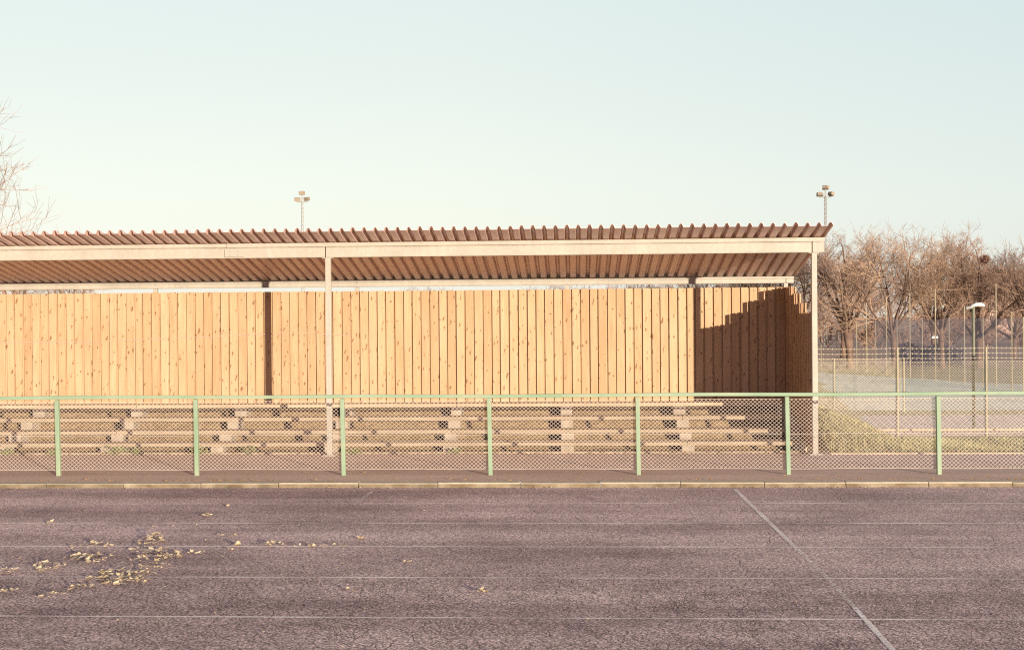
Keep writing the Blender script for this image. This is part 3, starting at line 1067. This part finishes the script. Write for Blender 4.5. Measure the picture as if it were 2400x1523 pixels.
o.scale = (.9, .9, 1); o.location = (.0, 0, 0)
mb = MB(); mb.tube([(-.15, 0, 2.52), (-.02, 0, 2.545)], [.028, .034], 8)
o = mb.build('socket', M['mast steel']); o.parent = lp

# ball-stop net on slender posts
nf = empty('ball_stop_net', (12.5, 50, -.5), 'tall purple grey netting strung between thin posts in front of the trees', 'net')
NP = [(13.185, 45, 1.776), (12.852, 47.2, 1.762), (12.566, 49.7, 1.746), (12.407, 52.5, 1.692), (12.188, 55, 1.597), (11.958, 58, 1.257), (11.634, 60, 1.161)]
NP = [(13.86, 39.6, 1.80), (13.50, 42.3, 1.79)] + NP
for (xx, yy, zz) in NP:
    mb = MB(); mb.tube([(xx, yy, -.55), (xx, yy, zz)], .015, 8)
    o = mb.build('post', M['post paint']); o.parent = nf; o.matrix_parent_inverse = nf.matrix_basis.inverted()
mb = MB()
for (a, b) in zip(NP[:5], NP[1:6]):
    for k in range(8):
        t0, t1 = k / 8, (k + 1) / 8
        def pt(tt, top):
            zz = (a[2] + (b[2] - a[2]) * tt - .05 * math.sin(math.pi * tt)) if top else -.47
            return (a[0] + (b[0] - a[0]) * tt + .05 * math.sin(tt * 9 + (2 if top else 0)), a[1] + (b[1] - a[1]) * tt, zz)
        mb.poly([pt(t0, 0), pt(t1, 0), pt(t1, 1), pt(t0, 1)])
o = mb.build('netting', M['net']); o.parent = nf; o.matrix_parent_inverse = nf.matrix_basis.inverted()

for (xx, yy, zz, lab) in [(13.827, 42, 2.89, 'tall slim bare pole right of the street lamp head'), (12.993, 46, 2.836, 'tall slim bare pole above the middle of the netting'),
                          (12.748, 48.5, 2.702, 'pale slim pole above the netting, right of the pale tree trunk'), (12.479, 51, 2.616, 'slim pole in front of the forked pale tree trunk'),
                          (12.386, 54, 2.431, 'slim pole left of the forked pale tree trunk'), (13.648, 40, 1.973, 'rightmost and shortest slim pole, near the photo edge'), (13.414, 44, 2.185, 'thin pole just left of the street lamp head')]:
    mb = MB(); mb.tube([(xx, yy, -.55), (xx, yy, zz)], [.022, .016], 8)
    tag(mb.build('slim_pole', M['post paint']), lab, 'pole', 'slim poles beyond the field')

# small path lamps far off
for (xx, yy, lab) in ((17.6, 62, 'small white lamp head low behind the netting'), (22.6, 62, 'small white lamp head low at the right photo edge')):
    r = empty('path_lamp', (xx, yy, -.5), lab, 'lamp', 'distant path lamps')
    mb = MB(); mb.tube([(0, 0, -.1), (0, 0, 1.25)], .03, 6); o = mb.build('pole', M['lamp pole']); o.parent = r
    mb = MB(); mb.hexa([(-.30, -.08, 1.25), (.12, -.08, 1.25), (.12, .08, 1.25), (-.30, .08, 1.25), (-.24, -.05, 1.36), (.08, -.05, 1.36), (.08, .05, 1.36), (-.24, .05, 1.36)])
    o = mb.build('lamp_head', M['lamp shell'], bevel=.02); o.parent = r

# ------------------------------------------------------------------ floodlight masts
def mast(x, y, top, label, seed, yaw_):
    r = empty('floodlight_mast', (x, y, -.5), label, 'floodlight', 'floodlight masts behind the stand')
    H = top + .5
    mb = MB()
    w0, w1 = .16, .085
    legs = [(math.cos(a), math.sin(a)) for a in (.3, 2.4, 4.5)]
    def leg(i, z): 
        w = w0 + (w1 - w0) * z / H
        return (legs[i][0] * w, legs[i][1] * w, z)
    for i in range(3):
        mb.tube([leg(i, 0), leg(i, H - .9)], .026, 5)
    z, k = .3, 0
    while z < H - 1.3:
        for i in range(3):
            j = (i + 1) % 3
            mb.tube([leg(i, z), leg(j, z + .35)], .009, 3)
        z += .35
    o = mb.build('mast', M['mast steel']); o.parent = r
    mb = MB(); mb.tube([(0, 0, H - 1.0), (0, 0, H - .30)], .05, 6)
    mb.tube([(-.46, 0, H - .95), (.46, 0, H - .95)], .035, 6)
    o = mb.build('crossarm', M['mast steel']); o.parent = r
    for i, (dx, dz, yw) in enumerate(((-.42, -.72, .45), (.42, -.70, -.45), (0.0, -.20, .1))):
        mb = MB()
        rot = Matrix.Rotation(yw + yaw_, 3, 'Z') @ Matrix.Rotation(.32, 3, 'X')
        p = [(-.27, -.14, -.16), (.27, -.14, -.16), (.20, .16, -.12), (-.20, .16, -.12), (-.27, -.14, .16), (.27, -.14, .16), (.20, .16, .12), (-.20, .16, .12)]
        mb.hexa([tuple(rot @ Vector(q) + Vector((dx, 0, H + dz))) for q in p])
        fl = mb.build('floodlight', M['floodlight shell'], bevel=.03); fl.parent = r
        mb = MB()
        p = [(-.24, -.150, -.13), (.24, -.150, -.13), (.24, -.142, -.13), (-.24, -.142, -.13), (-.24, -.150, .13), (.24, -.150, .13), (.24, -.142, .13), (-.24, -.142, .13)]
        mb.hexa([tuple(rot @ Vector(q) + Vector((dx, 0, H + dz))) for q in p])
        o = mb.build('glass', M['floodlight shell']); o.parent = fl
    return r
mast(-22.55, 104, 12.65, 'floodlight mast rising behind the middle of the roof, lamps facing the camera', 1, 0.0)
mast(19.42, 98, 11.95, 'floodlight mast above the right roof end, dark lamp backs turned away', 2, 2.6)

# ------------------------------------------------------------------ bare trees
def make_tree(seed, height, trunk_h, n_limb, spread, trunk_r, dens=1.0, twig_r=.0052, lean=(0, 0)):
    """trunk with limbs, and a crown of branches and twigs: two meshes"""
    rd = random.Random(seed)
    tr, cr_ = MB(), MB()
    def path(p, d, L, n, up, wob):
        pts = [p.copy()]
        dd = d.normalized()
        for i in range(n):
            dd = (dd + Vector((rd.gauss(0, wob), rd.gauss(0, wob), rd.gauss(0, wob * .7) + up))).normalized()
            p = p + dd * (L / n)
            pts.append(p.copy())
        return pts
    def lerp_path(pts, t):
        f = t * (len(pts) - 1); i = min(int(f), len(pts) - 2)
        return pts[i].lerp(pts[i+1], f - i), (pts[i+1] - pts[i]).normalized()
    def side_dir(d, ang):
        a = d.orthogonal().normalized()
        a = Matrix.Rotation(rd.uniform(0, 6.283), 3, d) @ a
        return (d * math.cos(ang) + a * math.sin(ang)).normalized()
    crown = height - trunk_h
    tp = path(Vector((0, 0, -.15)), Vector((lean[0], lean[1], 1)), trunk_h + .15, 4, .05, .05)
    tr.tube(tp, [trunk_r * 1.25, trunk_r * 1.02, trunk_r * .95, trunk_r * .9, trunk_r * .85], 9)
    for i in range(n_limb):
        a = 2 * math.pi * (i + rd.uniform(-.3, .3)) / n_limb
        ang = rd.uniform(.35, 1.0) * spread if i else .1
        st, sdir = lerp_path(tp, rd.uniform(.72, 1.0))
        d = Vector((math.cos(a) * math.sin(ang), math.sin(a) * math.sin(ang), math.cos(ang)))
        L1 = crown * rd.uniform(.58, .74)
        lp_ = path(st, d, L1, 7, .05, .10)
        r1 = trunk_r * rd.uniform(.42, .58)
        tr.tube(lp_, [r1 * (1 - .75 * k / 7) for k in range(8)], 6, False)
        n2 = int(9 * dens)
        for j in range(n2):
            t_ = rd.uniform(.30, 1.0) if j else 1.0
            s2, d2 = lerp_path(lp_, t_)
            L2 = crown * (rd.uniform(.26, .42) if j else rd.uniform(.14, .22)) * (1.1 - .35 * t_)
            b2 = path(s2, side_dir(d2, rd.uniform(.45, 1.25) if j else .1), L2, 5, .06, .17)
            r2 = r1 * (.34 - .12 * t_)
            cr_.tube(b2, [max(twig_r * 1.3, r2 * (1 - .7 * k / 5)) for k in range(6)], 4, False)
            n3 = int(8 * dens)
            for k in range(n3):
                t3 = rd.uniform(.2, 1.0) if k else 1.0
                s3, d3 = lerp_path(b2, t3)
                L3 = L2 * rd.uniform(.35, .6)
                b3 = path(s3, side_dir(d3, rd.uniform(.4, 1.2) if k else .1), L3, 4, .08, .2)
                cr_.tube(b3, [twig_r * 1.5, twig_r * 1.3, twig_r * 1.15, twig_r, twig_r * .8], 3, False)
                for q in range(int(6 * dens)):
                    s4, d4 = lerp_path(b3, rd.uniform(.2, 1.0))
                    L4 = L3 * rd.uniform(.3, .6)
                    b4 = path(s4, side_dir(d4, rd.uniform(.4, 1.1)), L4, 2, .06, .2)
                    cr_.tube(b4, [twig_r * .9, twig_r * .75, twig_r * .5], 3, False)
    return tr, cr_

def tree_proto(name, label, seed, group, **kw):
    tr, cr_ = make_tree(seed, **kw)
    r = empty(name, (0, 0, 0), label, 'tree', group)
    o = tr.build('trunk', M['bark'], smooth=True); o.parent = r
    o = cr_.build('crown', M['twig']); o.parent = r
    return r

G1 = 'bare trees beyond the playing field'
protos = [tree_proto('bare_tree', 'pale trunked bare tree forking low, behind the slim poles', 11, G1, height=6.9, trunk_h=1.6, n_limb=8, spread=.85, trunk_r=.14),
          tree_proto('bare_tree', 'dark trunked spreading bare tree nearest the right roof end', 12, G1, height=6.9, trunk_h=1.9, n_limb=9, spread=.95, trunk_r=.16),
          tree_proto('bare_tree', 'slender bare tree with steep limbs above the middle of the netting', 13, G1, height=6.3, trunk_h=1.9, n_limb=8, spread=.70, trunk_r=.13)]
protos += [tree_proto('bare_tree', 'x', 14, G1, height=6.3, trunk_h=1.4, n_limb=10, spread=1.1, trunk_r=.15),
           tree_proto('bare_tree', 'x', 15, G1, height=7.3, trunk_h=2.3, n_limb=7, spread=.62, trunk_r=.14, dens=1.1)]
def place(o, x, y, rz, s, lab=None, sz=None):
    o.location = (x, y, -.5); o.rotation_euler = (0, 0, rz); o.scale = (s, s, sz or s)
    if lab: o['label'] = lab
place(protos[0], 14.2, 56.5, .3, 1.0)
place(protos[1], 12.45, 57.5, 1.1, 1.03)
place(protos[2], 16.4, 57.0, 2.0, 1.0)
place(protos[3], 18.2, 57.6, 2.6, 1.14, 'bare tree with a bird nest behind the street lamp')
place(protos[4], 10.9, 61.5, 5.0, .95, 'bare tree seen just right of the roof under its eave')
more = [(1, 19.5, 54.5, 4.0, .88, 'bare tree cut by the right photo edge'),
        (1, 9.0, 63.0, .6, .98, 'bare tree showing between the roof end and the side wall'),
        (0, 6.6, 66.0, 3.4, .95, 'bare tree whose top shows through the slot above the wall near its right end'),
        (2, 3.6, 70.0, 1.4, .80, 'bare tree showing in the slot above the wall left of the right wall shadow'), (0, -.8, 74, 4.4, .74, 'low tree top showing in the slot by the middle back post'),
        (1, -9.0, 76, 2.2, .72, 'low tree top in the slot right of the left stand post'), (2, -12.6, 76, 5.2, .72, 'low tree top in the slot nearest the left stand post'),
        (4, 15.2, 72, 2.9, 1.0, 'bare tree in the second row behind the pale trunked tree'), (0, 20.8, 74, .9, 1.05, 'bare tree in the second row behind the street lamp'),
        (3, 24.0, 70, 3.9, 1.0, 'bare tree in the second row at the right photo edge'), (4, 12.8, 80, 5.6, 1.05, 'bare tree in the second row behind the dark spreading tree'),
        (3, 18.6, 86, 4.9, 1.1, 'reddish bare tree far behind the middle of the netting'), (2, 26.8, 84, 1.9, 1.1, 'reddish bare tree far back near the right edge')]
for (k, x_, y_, rz, s, lab) in more:
    place(copy_tree(protos[k]), x_, y_, rz, s, lab)

big = tree_proto('bare_tree', 'large bare tree reaching in from the left photo edge', 35, 'bare trees left of the stand', height=11.2, trunk_h=2.2, n_limb=14, spread=1.1, trunk_r=.24, dens=1.0, twig_r=.0068)
place(big, -21.6, 38, 2.2, .92)
for (k, x_, y_, rz, s, lab) in ((1, -40.6, 90, .4, 1.40, 'distant tree top peeping over the roof at the far left'), (0, -37.0, 90, 2.4, 1.385, 'second distant tree top over the roof, right of the first')):
    c = copy_tree(protos[k]); place(c, x_, y_, rz, s, lab); c['group'] = 'bare trees left of the stand'

# bird nest
mb = MB()
for k in range(150):
    v = Vector((rnd.gauss(0, 1), rnd.gauss(0, 1), rnd.gauss(0, .8))).normalized() * rnd.uniform(.06, .22)
    d = Vector((rnd.gauss(0, 1), rnd.gauss(0, 1), rnd.gauss(0, .5))).normalized() * .14
    mb.tube([tuple(v - d), tuple(v + d)], .012, 3, False)
simple('nest twig', (.36, .215, .165), (.48, .30, .23), 4, .9, .1)
o = mb.build('bird_nest', M['nest twig']); o.location = (18.15, 56.6, 4.32)
tag(o, 'reddish brown ball shaped bird nest in the bare tree by the street lamp', 'nest')

# low dark hedge behind the netting
mb = MB()
for k in range(5200):
    L = rnd.uniform(.07, .14)
    c = (rnd.uniform(-1.45, 1.45), rnd.gauss(0, .22), rnd.uniform(.0, 1.0) * (1 + .06 * math.sin(k)))
    c = (c[0], c[1], c[2] * (.9 + .1 * math.sin(c[0] * 4)) + .25)
    leaf_quad(mb, c, L, L * .6, rnd.uniform(0, 6.28), rnd.uniform(-1, 1), rnd.uniform(-1, 1), .3, rnd)
o = mb.build('hedge', M['hedge leaf']); o.location = (16.9, 60.5, -.72)
tag(o, 'low dark clipped hedge behind the netting', 'hedge')

# distant brick housing
def building(x0, x1, y0, y1, z1, label, rows, cols, seed):
    r = empty('apartment_building', ((x0 + x1) / 2, y0, -.5), label, 'building', 'brick buildings beyond the trees')
    def add(o):
        o.parent = r; o.matrix_parent_inverse = r.matrix_basis.inverted(); return o
    mb = MB(); mb.box(x0, x1, y0, y1, -.6, z1); add(mb.build('wall', M['brick']))
    mb = MB()
    ym = (y0 + y1) / 2
    mb.v += [(x0 - .4, y0 - .4, z1 + .01), (x1 + .4, y0 - .4, z1 + .01), (x1 + .4, y1 + .4, z1 + .01), (x0 - .4, y1 + .4, z1 + .01), (x0 + 1.5, ym, z1 + 1.7), (x1 - 1.5, ym, z1 + 1.7)]
    mb.f += [(0, 1, 5, 4), (1, 2, 5), (2, 3, 4, 5), (3, 0, 4), (3, 2, 1, 0)]
    add(mb.build('roof', M['tile']))
    for j in range(rows):
        for i in range(cols):
            wx = x0 + (i + .5) * (x1 - x0) / cols; wz = .6 + j * (z1 - .4) / rows
            mb = MB()
            for (a, b, c, d) in ((-.65, -.55, 0, 1.3), (.55, .65, 0, 1.3), (-.55, .55, 0, .1), (-.55, .55, 1.2, 1.3)):
                mb.box(wx + a, wx + b, y0 - .08, y0 - .003, wz + c, wz + d)
            w = add(mb.build('window', M['pale trim']))
            mb = MB(); mb.box(wx - .545, wx + .545, y0 - .05, y0 - .004, wz + .105, wz + 1.195)
            o = mb.build('pane', M['glass']); o.parent = w
building(44.5, 62, 140, 151, 5.2, 'taller brick building behind the trees at the right photo edge', 3, 6, 2)

# a far wood that reads as one brownish mass behind the single trees
mass = MB()
wr = random.Random(77)
for k in range(34):
    tr, cr_ = make_tree(500 + k, wr.uniform(4.6, 7.2), wr.uniform(.6, 1.4), 6, 1.0, .12, .62, .016)
    ox, oy, rz = wr.uniform(14, 58) if k < 26 else wr.uniform(-4, 14), wr.uniform(96, 128), wr.uniform(0, 6.28)
    ca, sa = math.cos(rz), math.sin(rz)
    for part in (tr, cr_):
        n = len(mass.v)
        mass.v += [(ox + x * ca - y * sa, oy + x * sa + y * ca, z - .5) for (x, y, z) in part.v]
        mass.f += [tuple(i + n for i in f) for f in part.f]
for k in range(60):
    tr, cr_ = make_tree(700 + k, wr.uniform(1.6, 3.0), .2, 7, 1.2, .05, .55, .014)
    ox, oy, rz = wr.uniform(6, 56), wr.uniform(88, 96), wr.uniform(0, 6.28)
    ca, sa = math.cos(rz), math.sin(rz)
    for part in (tr, cr_):
        n = len(mass.v)
        mass.v += [(ox + x * ca - y * sa, oy + x * sa + y * ca, z - .5) for (x, y, z) in part.v]
        mass.f += [tuple(i + n for i in f) for f in part.f]
tag(mass.build('far_wood', M['twig']), 'brownish mass of distant bare trees behind the single trees', 'wood', kind='stuff')
